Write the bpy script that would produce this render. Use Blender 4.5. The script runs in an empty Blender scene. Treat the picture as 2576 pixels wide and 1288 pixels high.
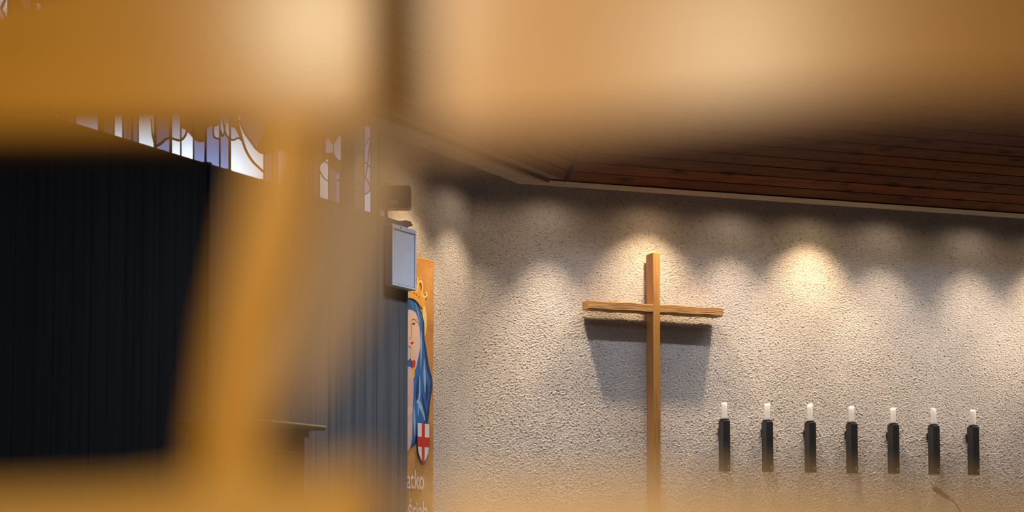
import bpy, math, random
import numpy as np
from mathutils import Vector, Matrix

random.seed(7)
scene = bpy.context.scene
COL = scene.collection
PI = math.pi

# ------------------------------------------------------------------ camera
F, CX, Y0, H = 4400.0, 1288.0, 1085.0, 1375.0
PITCH = math.atan((H - Y0) / F)
CAM = Vector((0, 0, 1.55))
cd = bpy.data.cameras.new('camera')
cam = bpy.data.objects.new('camera', cd)
COL.objects.link(cam)
cam.location = CAM
cam.rotation_euler = (PI / 2 + PITCH, 0, 0)
cd.sensor_width = 36.0
cd.lens = F / 2576.0 * 36.0
cd.shift_y = (Y0 - 644.0) / 2576.0
cd.clip_start = 0.01
cd.clip_end = 100
cd.dof.use_dof = True
cd.dof.focus_distance = 9.0
cd.dof.aperture_fstop = cd.lens / 18.2
scene.camera = cam


def ray(px, py):
    x = (px - CX) / F
    y = (Y0 - py) / F
    return Vector((x, math.cos(PITCH) - y * math.sin(PITCH), math.sin(PITCH) + y * math.cos(PITCH)))


class Plane:
    """vertical plane: origin o (xy), horizontal direction d, room-side normal n"""
    def __init__(s, o, az, side):
        s.d = Vector((math.sin(az), math.cos(az), 0))
        s.n = Vector((math.cos(az), -math.sin(az), 0)) * side
        s.o = Vector((o[0], o[1], 0))

    def hit(s, px, py, off=0.0):            # pixel -> (u, z) on the plane moved off towards the room
        r = ray(px, py)
        t = (s.o + s.n * off - Vector((CAM.x, CAM.y, 0))).dot(s.n) / Vector((r.x, r.y, 0)).dot(s.n)
        p = CAM + r * t
        return (p - s.o).dot(s.d), p.z

    def at(s, u, z, off=0.0):
        p = s.o + s.d * u + s.n * off
        return Vector((p.x, p.y, z))

    def mat(s, u=0, z=0, off=0):            # local x along wall, y = out of wall (towards room), z up
        p = s.at(u, z, off)
        m = Matrix((
            (s.d.x, s.n.x, 0, p.x), (s.d.y, s.n.y, 0, p.y), (0, 0, 1, p.z), (0, 0, 0, 1)))
        return m


AZL = math.atan((3730 - CX) / F * math.cos(PITCH))
AZB = math.atan((14430 - CX) / F * math.cos(PITCH))
YC = 9.7
# back wall passes through column 1660 at depth 9.7
ob = (ray(1660, 800).x / ray(1660, 800).y * YC, YC)
B = Plane(ob, AZB, 1)
uC, _ = B.hit(1193, 800)
Cn = B.at(uC, 0)
B = Plane((Cn.x, Cn.y), AZB, 1)            # origin at the corner
L = Plane((Cn.x, Cn.y), AZL, 1)            # u negative = towards the viewer on the left


def offset_corner(gl, gb):
    a = np.array([[L.n.x, L.n.y], [B.n.x, B.n.y]])
    v = np.linalg.solve(a, np.array([gl, gb]))
    return Vector((Cn.x + v[0], Cn.y + v[1], 0))


# ------------------------------------------------------------------ materials
def new_mat(name):
    m = bpy.data.materials.new(name)
    m.use_nodes = True
    nt = m.node_tree
    nt.nodes.clear()
    out = nt.nodes.new('ShaderNodeOutputMaterial')
    return m, nt, out


def node(nt, typ, **kw):
    n = nt.nodes.new(typ)
    for k, v in kw.items():
        if k.startswith('i_'):
            n.inputs[k[2:].replace('_', ' ')].default_value = v
        else:
            setattr(n, k, v)
    return n


def ramp(nt, fac, stops):
    r = nt.nodes.new('ShaderNodeValToRGB')
    el = r.color_ramp.elements
    while len(el) < len(stops):
        el.new(0.5)
    for e, (p, c) in zip(el, stops):
        e.position = p
        e.color = (*c, 1)
    nt.links.new(fac, r.inputs[0])
    return r


def plain(name, color, rough=0.5, metal=0.0, var=0.12, scale=30.0, bump=0.0, coat=0.0):
    m, nt, out = new_mat(name)
    b = node(nt, 'ShaderNodeBsdfPrincipled')
    b.inputs['Roughness'].default_value = rough
    b.inputs['Metallic'].default_value = metal
    b.inputs['Coat Weight'].default_value = coat
    tc = node(nt, 'ShaderNodeTexCoord')
    nz = node(nt, 'ShaderNodeTexNoise')
    nz.inputs['Scale'].default_value = scale
    nz.inputs['Detail'].default_value = 4
    nt.links.new(tc.outputs['Object'], nz.inputs['Vector'])
    lo = tuple(max(0, c * (1 - var)) for c in color)
    hi = tuple(min(1, c * (1 + var)) for c in color)
    r = ramp(nt, nz.outputs['Fac'], [(0.3, lo), (0.7, hi)])
    nt.links.new(r.outputs[0], b.inputs['Base Color'])
    if bump:
        bp = node(nt, 'ShaderNodeBump')
        bp.inputs['Strength'].default_value = bump
        bp.inputs['Distance'].default_value = 0.002
        nt.links.new(nz.outputs['Fac'], bp.inputs['Height'])
        nt.links.new(bp.outputs[0], b.inputs['Normal'])
    nt.links.new(b.outputs[0], out.inputs[0])
    return m


def wood(name, c0, c1, axis, rough=0.45, scale=18.0, stretch=0.06, coat=0.0, bump=0.15, tone=False, knots=False,
         spec=0.5, turn=0.0):
    """grain runs along object axis 0/1/2"""
    m, nt, out = new_mat(name)
    b = node(nt, 'ShaderNodeBsdfPrincipled')
    b.inputs['Roughness'].default_value = rough
    b.inputs['Coat Weight'].default_value = coat
    b.inputs['Specular IOR Level'].default_value = spec
    b.inputs['Coat Roughness'].default_value = rough * 0.7
    tc = node(nt, 'ShaderNodeTexCoord')
    mp = node(nt, 'ShaderNodeMapping')
    sc = [scale] * 3
    sc[axis] = scale * stretch
    mp.inputs['Scale'].default_value = sc
    ro = node(nt, 'ShaderNodeMapping')
    ro.inputs['Rotation'].default_value = (0, 0, turn)
    nt.links.new(tc.outputs['Object'], ro.inputs['Vector'])
    nt.links.new(ro.outputs[0], mp.inputs['Vector'])
    nz = node(nt, 'ShaderNodeTexNoise')
    nz.inputs['Scale'].default_value = 6
    nz.inputs['Detail'].default_value = 5
    nz.inputs['Distortion'].default_value = 0.6
    nt.links.new(mp.outputs[0], nz.inputs['Vector'])
    r = ramp(nt, nz.outputs['Fac'], [(0.3, c0), (0.68, c1)])
    col = r.outputs[0]
    if tone:
        at = node(nt, 'ShaderNodeAttribute', attribute_name='tone')
        mx = node(nt, 'ShaderNodeMix', data_type='RGBA', blend_type='MULTIPLY')
        mx.inputs['Factor'].default_value = 1.0
        nt.links.new(col, mx.inputs['A'])
        nt.links.new(at.outputs['Color'], mx.inputs['B'])
        col = mx.outputs['Result']
    if knots:
        mp2 = node(nt, 'ShaderNodeMapping')
        s2 = [9.0] * 3
        s2[axis] = 4.0
        mp2.inputs['Scale'].default_value = s2
        nt.links.new(ro.outputs[0], mp2.inputs['Vector'])
        vo = node(nt, 'ShaderNodeTexVoronoi')
        vo.inputs['Scale'].default_value = 1.0
        nt.links.new(mp2.outputs[0], vo.inputs['Vector'])
        rk = ramp(nt, vo.outputs['Distance'], [(0.0, (0.12, 0.10, 0.08)), (0.16, (0.5, 0.46, 0.42)), (0.27, (1, 1, 1))])
        mx = node(nt, 'ShaderNodeMix', data_type='RGBA', blend_type='MULTIPLY')
        mx.inputs['Factor'].default_value = 1.0
        nt.links.new(col, mx.inputs['A'])
        nt.links.new(rk.outputs[0], mx.inputs['B'])
        col = mx.outputs['Result']
    nt.links.new(col, b.inputs['Base Color'])
    if bump:
        bp = node(nt, 'ShaderNodeBump')
        bp.inputs['Strength'].default_value = bump
        bp.inputs['Distance'].default_value = 0.003
        nt.links.new(nz.outputs['Fac'], bp.inputs['Height'])
        nt.links.new(bp.outputs[0], b.inputs['Normal'])
    nt.links.new(b.outputs[0], out.inputs[0])
    return m


def stucco(name, color, disp):
    m, nt, out = new_mat(name)
    b = node(nt, 'ShaderNodeBsdfPrincipled')
    b.inputs['Roughness'].default_value = 0.95
    b.inputs['Specular IOR Level'].default_value = 0.1
    tc = node(nt, 'ShaderNodeTexCoord')
    # slightly streaky grains: tilt and stretch the lookup
    mp = node(nt, 'ShaderNodeMapping')
    mp.inputs['Rotation'].default_value = (0, math.radians(24), 0)
    mp.inputs['Scale'].default_value = (0.85, 1.0, 1.1)
    nt.links.new(tc.outputs['Object'], mp.inputs['Vector'])
    n1 = node(nt, 'ShaderNodeTexNoise')
    n1.inputs['Scale'].default_value = 94
    n1.inputs['Detail'].default_value = 3
    n1.inputs['Roughness'].default_value = 0.6
    n1.inputs['Distortion'].default_value = 0.12
    n2 = node(nt, 'ShaderNodeTexNoise')
    n2.inputs['Scale'].default_value = 5
    n2.inputs['Detail'].default_value = 3
    nt.links.new(mp.outputs[0], n1.inputs['Vector'])
    nt.links.new(tc.outputs['Object'], n2.inputs['Vector'])
    dark = tuple(c * 0.5 for c in color)  # shade of the crevices put into the colour
    r = ramp(nt, n1.outputs['Fac'], [(0.30, dark), (0.43, color), (0.75, tuple(min(1, c * 1.12) for c in color))])
    r2 = ramp(nt, n2.outputs['Fac'], [(0.3, (0.9, 0.9, 0.9)), (0.7, (1, 1, 1))])
    # rare dark pits
    vo = node(nt, 'ShaderNodeTexVoronoi')
    vo.inputs['Scale'].default_value = 5.5
    nt.links.new(tc.outputs['Object'], vo.inputs['Vector'])
    r3 = ramp(nt, vo.outputs['Distance'], [(0.0, (0.25, 0.22, 0.2)), (0.02, (0.45, 0.42, 0.4)), (0.045, (1, 1, 1))])
    mx = node(nt, 'ShaderNodeMix', data_type='RGBA', blend_type='MULTIPLY')
    mx.inputs['Factor'].default_value = 1.0
    nt.links.new(r.outputs[0], mx.inputs['A'])
    nt.links.new(r2.outputs[0], mx.inputs['B'])
    mx2 = node(nt, 'ShaderNodeMix', data_type='RGBA', blend_type='MULTIPLY')
    mx2.inputs['Factor'].default_value = 1.0
    nt.links.new(mx.outputs['Result'], mx2.inputs['A'])
    nt.links.new(r3.outputs[0], mx2.inputs['B'])
    nt.links.new(mx2.outputs['Result'], b.inputs['Base Color'])
    # relief grows rougher from the top of the wall to the middle
    sx = node(nt, 'ShaderNodeSeparateXYZ')
    nt.links.new(tc.outputs['Object'], sx.inputs[0])
    mr = node(nt, 'ShaderNodeMapRange')
    mr.inputs['From Min'].default_value = 3.4
    mr.inputs['From Max'].default_value = 2.6
    mr.inputs['To Min'].default_value = 0.35
    mr.inputs['To Max'].default_value = 1.0
    nt.links.new(sx.outputs['Z'], mr.inputs['Value'])
    mu = node(nt, 'ShaderNodeMath', operation='MULTIPLY')
    nt.links.new(n1.outputs['Fac'], mu.inputs[0])
    nt.links.new(mr.outputs[0], mu.inputs[1])
    dp = node(nt, 'ShaderNodeDisplacement')
    dp.inputs['Midlevel'].default_value = 0.5
    dp.inputs['Scale'].default_value = disp
    nt.links.new(mu.outputs[0], dp.inputs['Height'])
    nt.links.new(dp.outputs[0], out.inputs['Displacement'])
    m.displacement_method = 'BOTH'
    nt.links.new(b.outputs[0], out.inputs[0])
    return m


def board_concrete(name, color):
    m, nt, out = new_mat(name)
    b = node(nt, 'ShaderNodeBsdfPrincipled')
    b.inputs['Roughness'].default_value = 0.9
    b.inputs['Specular IOR Level'].default_value = 0.04
    tc = node(nt, 'ShaderNodeTexCoord')
    mp = node(nt, 'ShaderNodeMapping')
    mp.inputs['Scale'].default_value = (24, 24, 0.35)
    nt.links.new(tc.outputs['Object'], mp.inputs['Vector'])
    nz = node(nt, 'ShaderNodeTexNoise')
    nz.inputs['Scale'].default_value = 1.6
    nz.inputs['Detail'].default_value = 6
    nz.inputs['Roughness'].default_value = 0.65
    nt.links.new(mp.outputs[0], nz.inputs['Vector'])
    r = ramp(nt, nz.outputs['Fac'], [(0.25, tuple(c * 0.55 for c in color)), (0.5, color),
                                     (0.8, tuple(c * 1.35 for c in color))])
    # seams between the form boards, about 9 cm apart
    sx = node(nt, 'ShaderNodeSeparateXYZ')
    nt.links.new(tc.outputs['Object'], sx.inputs[0])
    md = node(nt, 'ShaderNodeMath', operation='PINGPONG')
    md.inputs[1].default_value = 0.045
    nt.links.new(sx.outputs['X'], md.inputs[0])
    rs = ramp(nt, md.outputs[0], [(0.0, (0.35, 0.35, 0.35)), (0.0035, (1, 1, 1))])
    mx = node(nt, 'ShaderNodeMix', data_type='RGBA', blend_type='MULTIPLY')
    mx.inputs['Factor'].default_value = 1.0
    nt.links.new(r.outputs[0], mx.inputs['A'])
    nt.links.new(rs.outputs[0], mx.inputs['B'])
    nt.links.new(mx.outputs['Result'], b.inputs['Base Color'])
    bp = node(nt, 'ShaderNodeBump')
    bp.inputs['Strength'].default_value = 0.5
    bp.inputs['Distance'].default_value = 0.004
    nt.links.new(nz.outputs['Fac'], bp.inputs['Height'])
    nt.links.new(bp.outputs[0], b.inputs['Normal'])
    nt.links.new(b.outputs[0], out.inputs[0])
    return m


def srgb(r, g, b):
    f = lambda c: (c / 255 / 12.92) if c / 255 <= 0.04045 else ((c / 255 + 0.055) / 1.055) ** 2.4
    return (f(r), f(g), f(b))


def lit_glass(name, color, strength, rough=0.2):
    m, nt, out = new_mat(name)
    tc = node(nt, 'ShaderNodeTexCoord')
    nz = node(nt, 'ShaderNodeTexNoise')
    nz.inputs['Scale'].default_value = 4
    nz.inputs['Detail'].default_value = 3
    nt.links.new(tc.outputs['Object'], nz.inputs['Vector'])
    r = ramp(nt, nz.outputs['Fac'], [(0.3, tuple(c * 0.86 for c in color)), (0.7, color)])
    em = node(nt, 'ShaderNodeEmission')
    em.inputs['Strength'].default_value = strength
    nt.links.new(r.outputs[0], em.inputs['Color'])
    gl = node(nt, 'ShaderNodeBsdfPrincipled')
    gl.inputs['Base Color'].default_value = (*[c * 0.15 for c in color], 1)
    gl.inputs['Roughness'].default_value = rough
    ad = node(nt, 'ShaderNodeAddShader')
    nt.links.new(em.outputs[0], ad.inputs[0])
    nt.links.new(gl.outputs[0], ad.inputs[1])
    nt.links.new(ad.outputs[0], out.inputs[0])
    return m


M = {}
M['stucco'] = stucco('rough_stucco', (0.59, 0.53, 0.485), 0.018)
M['stucco2'] = stucco('side_stucco', (0.56, 0.505, 0.46), 0.011)
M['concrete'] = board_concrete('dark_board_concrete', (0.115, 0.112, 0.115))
M['concrete3'] = board_concrete('half_shaded_board_concrete', (0.035, 0.035, 0.037))  # middle panel: same concrete, partly darkened for the light falloff
M['concrete2'] = board_concrete('shaded_board_concrete', (0.013, 0.0133, 0.0145))  # left panel: shade put into the colour
M['beam'] = wood('pale_beam_concrete', (0.28, 0.22, 0.165), (0.40, 0.32, 0.24), 0, rough=0.9, scale=10, bump=0.3, spec=0.1)
for k_, az_ in (('ceil', AZB), ('ceil_left', AZL)):
    M[k_] = wood('stained_pine_' + k_, (0.11, 0.022, 0.0022), (0.24, 0.060, 0.0055), 0, spec=0.06, rough=0.55, scale=12, tone=True, knots=True, turn=-(PI / 2 - az_))
M['trim'] = wood('dark_pine_trim', (0.09, 0.032, 0.010), (0.17, 0.065, 0.022), 0, rough=0.5)
M['gap'] = plain('dark_gap', (0.01, 0.006, 0.004), 0.9)
M['floor'] = plain('stone_floor', (0.16, 0.13, 0.11), 0.5, scale=6)
M['plaster'] = plain('dark_plaster', (0.10, 0.085, 0.075), 0.9)
M['cross'] = wood('oak', (0.34, 0.15, 0.036), (0.52, 0.255, 0.065), 2, rough=0.5, scale=14, bump=0.2)
M['crossarm'] = wood('oak_rough', (0.20, 0.08, 0.018), (0.56, 0.29, 0.085), 0, rough=0.55, scale=30, bump=0.9, stretch=0.04)
M['iron'] = plain('dark_iron', (0.032, 0.033, 0.036), 0.42, metal=0.25, bump=0.2, scale=60)
M['emblem'] = plain('worn_metal', (0.35, 0.33, 0.31), 0.5, metal=0.3)
M['wax'] = plain('white_wax', (0.95, 0.92, 0.87), 0.4, var=0.02)
for n_ in M['wax'].node_tree.nodes:
    if n_.type == 'BSDF_PRINCIPLED':
        n_.inputs['Subsurface Weight'].default_value = 0.5
        n_.inputs['Subsurface Radius'].default_value = (1.0, 0.7, 0.45)
        n_.inputs['Subsurface Scale'].default_value = 0.02
M['wick'] = plain('wick', (0.03, 0.025, 0.02), 0.9)
M['grey'] = plain('grey_paint', (0.62, 0.64, 0.72), 0.5, var=0.04)
M['greydark'] = plain('grey_frame', (0.42, 0.44, 0.50), 0.5, var=0.04)
M['black'] = plain('black_plastic', (0.02, 0.02, 0.022), 0.45)
M['alu'] = plain('dark_cast_aluminium', (0.20, 0.18, 0.17), 0.45, metal=0.4)
M['alulight'] = plain('bare_metal', (0.5, 0.48, 0.46), 0.3, metal=0.8)
M['sticker'] = plain('silver_sticker', (0.62, 0.58, 0.56), 0.5)
M['lead'] = plain('lead_came', (0.085, 0.052, 0.045), 0.6)
M['mullion'] = plain('mullion_concrete', (0.06, 0.055, 0.052), 0.8)
M['brass'] = plain('brass', (0.80, 0.58, 0.22), 0.4, metal=0.7)
M['cabwood'] = wood('cabinet_wood', (0.035, 0.016, 0.007), (0.07, 0.034, 0.014), 2, rough=0.4)
M['wire'] = plain('bare_wire', (0.85, 0.8, 0.72), 0.3)
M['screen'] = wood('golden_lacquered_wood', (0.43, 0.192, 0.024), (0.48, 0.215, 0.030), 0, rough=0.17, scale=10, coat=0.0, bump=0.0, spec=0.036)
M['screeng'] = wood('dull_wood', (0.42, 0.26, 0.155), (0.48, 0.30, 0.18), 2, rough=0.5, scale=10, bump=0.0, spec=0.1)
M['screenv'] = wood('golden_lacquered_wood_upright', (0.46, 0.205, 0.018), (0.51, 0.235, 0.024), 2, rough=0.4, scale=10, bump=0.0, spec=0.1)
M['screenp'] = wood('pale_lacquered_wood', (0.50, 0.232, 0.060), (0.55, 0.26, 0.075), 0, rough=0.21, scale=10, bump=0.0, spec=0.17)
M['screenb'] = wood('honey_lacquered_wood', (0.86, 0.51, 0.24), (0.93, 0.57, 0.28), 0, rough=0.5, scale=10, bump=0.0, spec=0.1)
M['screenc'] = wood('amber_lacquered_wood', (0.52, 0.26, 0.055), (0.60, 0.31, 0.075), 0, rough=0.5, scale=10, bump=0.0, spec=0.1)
G = {}
for k, c, s in [('white', (225, 240, 255), 1.84), ('pale', (195, 212, 245), 1.36), ('lav', (150, 160, 212), 0.99),
                ('mauve', (150, 140, 175), 0.67), ('tan', (165, 140, 130), 0.56), ('amber', (130, 80, 28), 0.8),
                ('olive', (150, 130, 50), 0.56), ('dim', (120, 122, 135), 0.48), ('green', (95, 105, 85), 0.40)]:
    G[k] = lit_glass('stained_glass_' + k, srgb(*c), s)


# ------------------------------------------------------------------ mesh builder
class MB:
    def __init__(s):
        s.v, s.f, s.m, s.mats, s.tone = [], [], [], [], []

    def mi(s, mat):
        if mat not in s.mats:
            s.mats.append(mat)
        return s.mats.index(mat)

    def add(s, verts, faces, mat, tone=None):
        o = len(s.v)
        s.v += [tuple(v) for v in verts]
        i = s.mi(mat)
        for f in faces:
            s.f.append(tuple(o + k for k in f))
            s.m.append(i)
            s.tone.append(tone or (1, 1, 1))
        return s

    def box(s, x0, x1, y0, y1, z0, z1, mat, bev=0.0, T=None, tone=None):
        x0, x1 = sorted((x0, x1)); y0, y1 = sorted((y0, y1)); z0, z1 = sorted((z0, z1))
        b = min(bev, (x1 - x0) * .45, (y1 - y0) * .45, (z1 - z0) * .45)
        if b <= 0:
            vs = [Vector((x, y, z)) for z in (z0, z1) for y in (y0, y1) for x in (x0, x1)]
            fs = [(0, 2, 3, 1), (4, 5, 7, 6), (0, 1, 5, 4), (2, 6, 7, 3), (0, 4, 6, 2), (1, 3, 7, 5)]
        else:
            vs, fs, idx = [], [], {}
            def V(cx, cy, cz, ax):
                k = (cx, cy, cz, ax)
                if k not in idx:
                    c = [x1 if cx else x0, y1 if cy else y0, z1 if cz else z0]
                    sg = [-1 if cx else 1, -1 if cy else 1, -1 if cz else 1]
                    for a in range(3):
                        if a != ax:
                            c[a] += sg[a] * b
                    idx[k] = len(vs); vs.append(Vector(c))
                return idx[k]
            for ax in range(3):
                for e in (0, 1):
                    q = []
                    for p, r in ((0, 0), (1, 0), (1, 1), (0, 1)):
                        c = [0, 0, 0]; c[ax] = e; c[(ax + 1) % 3] = p; c[(ax + 2) % 3] = r
                        q.append(V(*c, ax))
                    fs.append(tuple(q if e else q[::-1]))
            for ax in range(3):
                a1, a2 = (ax + 1) % 3, (ax + 2) % 3
                for p in (0, 1):
                    for r in (0, 1):
                        c0 = [0, 0, 0]; c0[a1] = p; c0[a2] = r; c0[ax] = 0
                        c1 = list(c0); c1[ax] = 1
                        q = [V(*c0, a1), V(*c1, a1), V(*c1, a2), V(*c0, a2)]
                        fs.append(tuple(q))
            for cx in (0, 1):
                for cy in (0, 1):
                    for cz in (0, 1):
                        fs.append((V(cx, cy, cz, 0), V(cx, cy, cz, 1), V(cx, cy, cz, 2)))
        if T is not None:
            vs = [T @ v for v in vs]
        return s.add(vs, fs, mat, tone)

    def prism(s, pts, d0, d1, place, mat):
        """pts: 2-D outline; place(a, b, depth) -> Vector"""
        n = len(pts)
        vs = [place(a, b, d0) for a, b in pts] + [place(a, b, d1) for a, b in pts]
        fs = [tuple(range(n)), tuple(range(2 * n - 1, n - 1, -1))]
        fs += [(i, i + n, (i + 1) % n + n, (i + 1) % n) for i in range(n)]
        return s.add(vs, fs, mat)

    def tube(s, pts, r, mat, n=10, caps=True):
        pts = [Vector(p) for p in pts]
        rs = r if isinstance(r, (list, tuple)) else [r] * len(pts)
        vs, fs = [], []
        ref = Vector((0.3, 0.2, 0.93)).normalized()
        for i, p in enumerate(pts):
            t = (pts[min(i + 1, len(pts) - 1)] - pts[max(i - 1, 0)]).normalized()
            a = t.cross(ref)
            if a.length < 0.05:
                a = t.cross(Vector((1, 0, 0)))
            a.normalize(); b = t.cross(a)
            for k in range(n):
                an = 2 * PI * k / n
                vs.append(p + (a * math.cos(an) + b * math.sin(an)) * rs[i])
        for i in range(len(pts) - 1):
            for k in range(n):
                fs.append((i * n + k, i * n + (k + 1) % n, (i + 1) * n + (k + 1) % n, (i + 1) * n + k))
        if caps:
            fs.append(tuple(range(n - 1, -1, -1)))
            fs.append(tuple((len(pts) - 1) * n + k for k in range(n)))
        return s.add(vs, fs, mat)

    def lathe(s, prof, mat, n=20, T=None, slope=0.0):
        vs, fs = [], []
        zmax = max(z for _, z in prof)
        for r, z in prof:
            for k in range(n):
                a = 2 * PI * k / n
                zz = z + (slope * math.cos(a + 0.6) * r if z > zmax * 0.8 else 0)
                vs.append(Vector((r * math.cos(a), r * math.sin(a), zz)))
        for i in range(len(prof) - 1):
            for k in range(n):
                fs.append((i * n + k, i * n + (k + 1) % n, (i + 1) * n + (k + 1) % n, (i + 1) * n + k))
        fs.append(tuple(range(n - 1, -1, -1)))
        fs.append(tuple((len(prof) - 1) * n + k for k in range(n)))
        if T is not None:
            vs = [T @ v for v in vs]
        return s.add(vs, fs, mat)

    def build(s, name, parent=None, smooth=False, tone=False, fix=True):
        me = bpy.data.meshes.new(name)
        me.from_pydata(s.v, [], s.f)
        for m in s.mats:
            me.materials.append(m)
        me.polygons.foreach_set('material_index', s.m)
        if fix:
            import bmesh
            bm = bmesh.new(); bm.from_mesh(me)
            bmesh.ops.recalc_face_normals(bm, faces=bm.faces)
            bm.to_mesh(me); bm.free()
        if tone:
            at = me.color_attributes.new('tone', 'FLOAT_COLOR', 'CORNER')
            k = 0
            data = []
            for p, t in zip(me.polygons, s.tone):
                data += [*t, 1.0] * p.loop_total
            at.data.foreach_set('color', data)
        if smooth:
            me.polygons.foreach_set('use_smooth', [True] * len(me.polygons))
        me.update()
        o = bpy.data.objects.new(name, me)
        COL.objects.link(o)
        if parent:
            o.parent = parent
        return o


def tag(o, label=None, cat=None, group=None, kind=None):
    if label: o['label'] = label
    if cat: o['category'] = cat
    if group: o['group'] = group
    if kind: o['kind'] = kind
    return o


def empty(name, M4=None, loc=None):
    o = bpy.data.objects.new(name, None)
    o.empty_display_size = 0.05
    COL.objects.link(o)
    if M4 is not None:
        o.matrix_world = M4
    if loc is not None:
        o.location = loc
    return o


# ------------------------------------------------------------------ the shell
cB, cL = offset_corner(0, 0), None
ZB = (lambda c: CAM.z + (ray(1305, 462).z / ray(1305, 462).y) * (c.y))(offset_corner(0.35, 0.35))
ZTOP = ZB + 0.45

UB1 = 5.2           # how far the back wall runs
UL0 = -5.2          # how far the left wall runs towards the viewer


def grid_wall(name, plane, u0, u1, z0, z1, du, dz, mat):
    nu, nz = int((u1 - u0) / du) + 1, int((z1 - z0) / dz) + 1
    us, zs = np.linspace(u0, u1, nu), np.linspace(z0, z1, nz)
    uu, zz = np.meshgrid(us, zs)
    co = np.stack([uu.ravel(), np.zeros(nu * nz), zz.ravel()], 1)
    i = np.arange(nu * nz).reshape(nz, nu)
    q = np.stack([i[:-1, :-1], i[1:, :-1], i[1:, 1:], i[:-1, 1:]], -1).reshape(-1, 4)
    me = bpy.data.meshes.new(name)
    me.vertices.add(len(co)); me.vertices.foreach_set('co', co.ravel())
    me.loops.add(q.size); me.loops.foreach_set('vertex_index', q.ravel())
    me.polygons.add(len(q))
    me.polygons.foreach_set('loop_start', np.arange(0, q.size, 4))
    me.polygons.foreach_set('loop_total', np.full(len(q), 4))
    me.update(calc_edges=True)
    me.materials.append(mat)
    me.polygons.foreach_set('use_smooth', np.ones(len(q), bool))
    o = bpy.data.objects.new(name, me)
    COL.objects.link(o)
    o.matrix_world = plane.mat()
    # local +y is the room side; flip if the normals point away
    if me.polygons[0].normal.y < 0:
        me.flip_normals()
    return o


# visible upper part of the back wall carries the real stucco relief, the part by the floor a coarser mesh
uWin, _ = L.hit(951, 500)                 # where the window ends and the plastered side wall begins
wb = grid_wall('wall_back', B, -0.06, UB1, 0.0, ZTOP, 0.0045, 0.0045, M['stucco'])
tag(wb, kind='structure')
wl = grid_wall('wall_left', L, uWin, 0.06, 0.0, ZTOP, 0.0045, 0.0045, M['stucco2'])
tag(wl, kind='structure')

eb = MB()
eb.box(UB1 - .01, 9.5, -0.15, 0.0, 0.0, ZTOP, M['plaster'])
eo = eb.build('wall_back_end'); eo.matrix_world = B.mat(); tag(eo, kind='structure')

fb = MB()
fb.add([(-8, -4, 0), (9, -4, 0), (9, 14, 0), (-8, 14, 0)], [(0, 1, 2, 3)], M['floor'])
tag(fb.build('floor'), kind='structure')

# the rest of the nave, behind and beside the camera: its ceiling has an added opening, sized to steer the overhead light
q = MB()
q.box(-8, 9, -4, 6.1, 4.5, 4.6, M['plaster'])
q.box(5.2, 9, 6.1, 13.6, 4.5, 4.6, M['plaster'])
q.box(-8, -0.9, 6.1, 13.6, 4.5, 4.6, M['plaster'])
q.box(1.7, 5.2, 6.1, 13.6, 4.5, 4.6, M['plaster'])
tag(q.build('ceiling_nave'), kind='structure')
# (its walls)
for nm, (xa, ya, xb, yb) in (('wall_front', (-8, -4, 9, -4)), ('wall_right', (8.6, -4, 8.6, 13.5)), ('wall_side', (-7.8, -4, -7.8, 6.0))):
    q = MB()
    d_ = Vector((yb - ya, xa - xb, 0)).normalized() * 0.1
    q.box(min(xa, xb) - abs(d_.x), max(xa, xb) + abs(d_.x), min(ya, yb) - abs(d_.y), max(ya, yb) + abs(d_.y), 0, 5.2, M['plaster'])
    tag(q.build(nm), kind='structure')

# beam that hides the wall-washing lamps: pale concrete underside, boards start at its inner edge
GO, GI, GT = 0.35, 0.475, 0.585
FARB, FARL = UB1, -7.0


def ring(gl, gb, z):
    c = offset_corner(gl, gb)
    a = c + L.d * (FARL); b = c + B.d * (FARB)
    return [Vector((p.x, p.y, z)) for p in (a, c, b)]


def strip(mb, r0, r1, mat):
    vs = r0 + r1
    mb.add(vs, [(0, 1, 4, 3), (1, 2, 5, 4)], mat)


bm_ = MB()
strip(bm_, ring(GO, GO, ZB), ring(GI, GI, ZB), M['beam'])
strip(bm_, ring(GO, GO, ZB), ring(GO, GO, ZTOP), M['beam'])
strip(bm_, ring(GO, GO, ZTOP), ring(-0.02, -0.02, ZTOP), M['plaster'])
strip(bm_, ring(GI, GI, ZB), ring(GI, GI, ZB + 0.018), M['gap'])
strip(bm_, ring(GO, GO, ZB + .020), ring(GT + .004, GI + .004, ZB + 0.020), M['gap'])
tag(bm_.build('trim_1', fix=False), kind='structure')
tr = MB()
c0, c1 = ring(GI, GI, ZB + 0.004), ring(GT, GI, ZB + 0.010)
tr.add([c0[0], c0[1], c1[1], c1[0]], [(0, 1, 2, 3)], M['trim'])
c2, c3 = ring(GI + .03, GI, ZB - 0.012), ring(GI + .05, GI, ZB - 0.012)
c4, c5 = ring(GI + .03, GI, ZB + 0.03), ring(GI + .05, GI, ZB + 0.03)
tr.add([c2[0], c2[1], c3[1], c3[0], c4[0], c4[1], c5[1], c5[0]],
       [(0, 1, 2, 3), (0, 1, 5, 4), (3, 2, 6, 7)], M['trim'])
tag(tr.build('trim_2', fix=False), kind='structure')

# sloping board ceiling: two planes meeting in a hip
TB, TL = math.radians(20), math.radians(28)
RISE = 0.092 * math.sin(TB)      # rows meet on the hip, so both slopes share one rise per board
hip0 = offset_corner(GT, GI)
# hip direction: points with equal height on both planes: s_b tan(TB) = s_l tan(TL)
hipk = offset_corner(GT + 1.0 / math.tan(TL), GI + 1.0 / math.tan(TB)) - hip0      # per metre of rise


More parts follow.
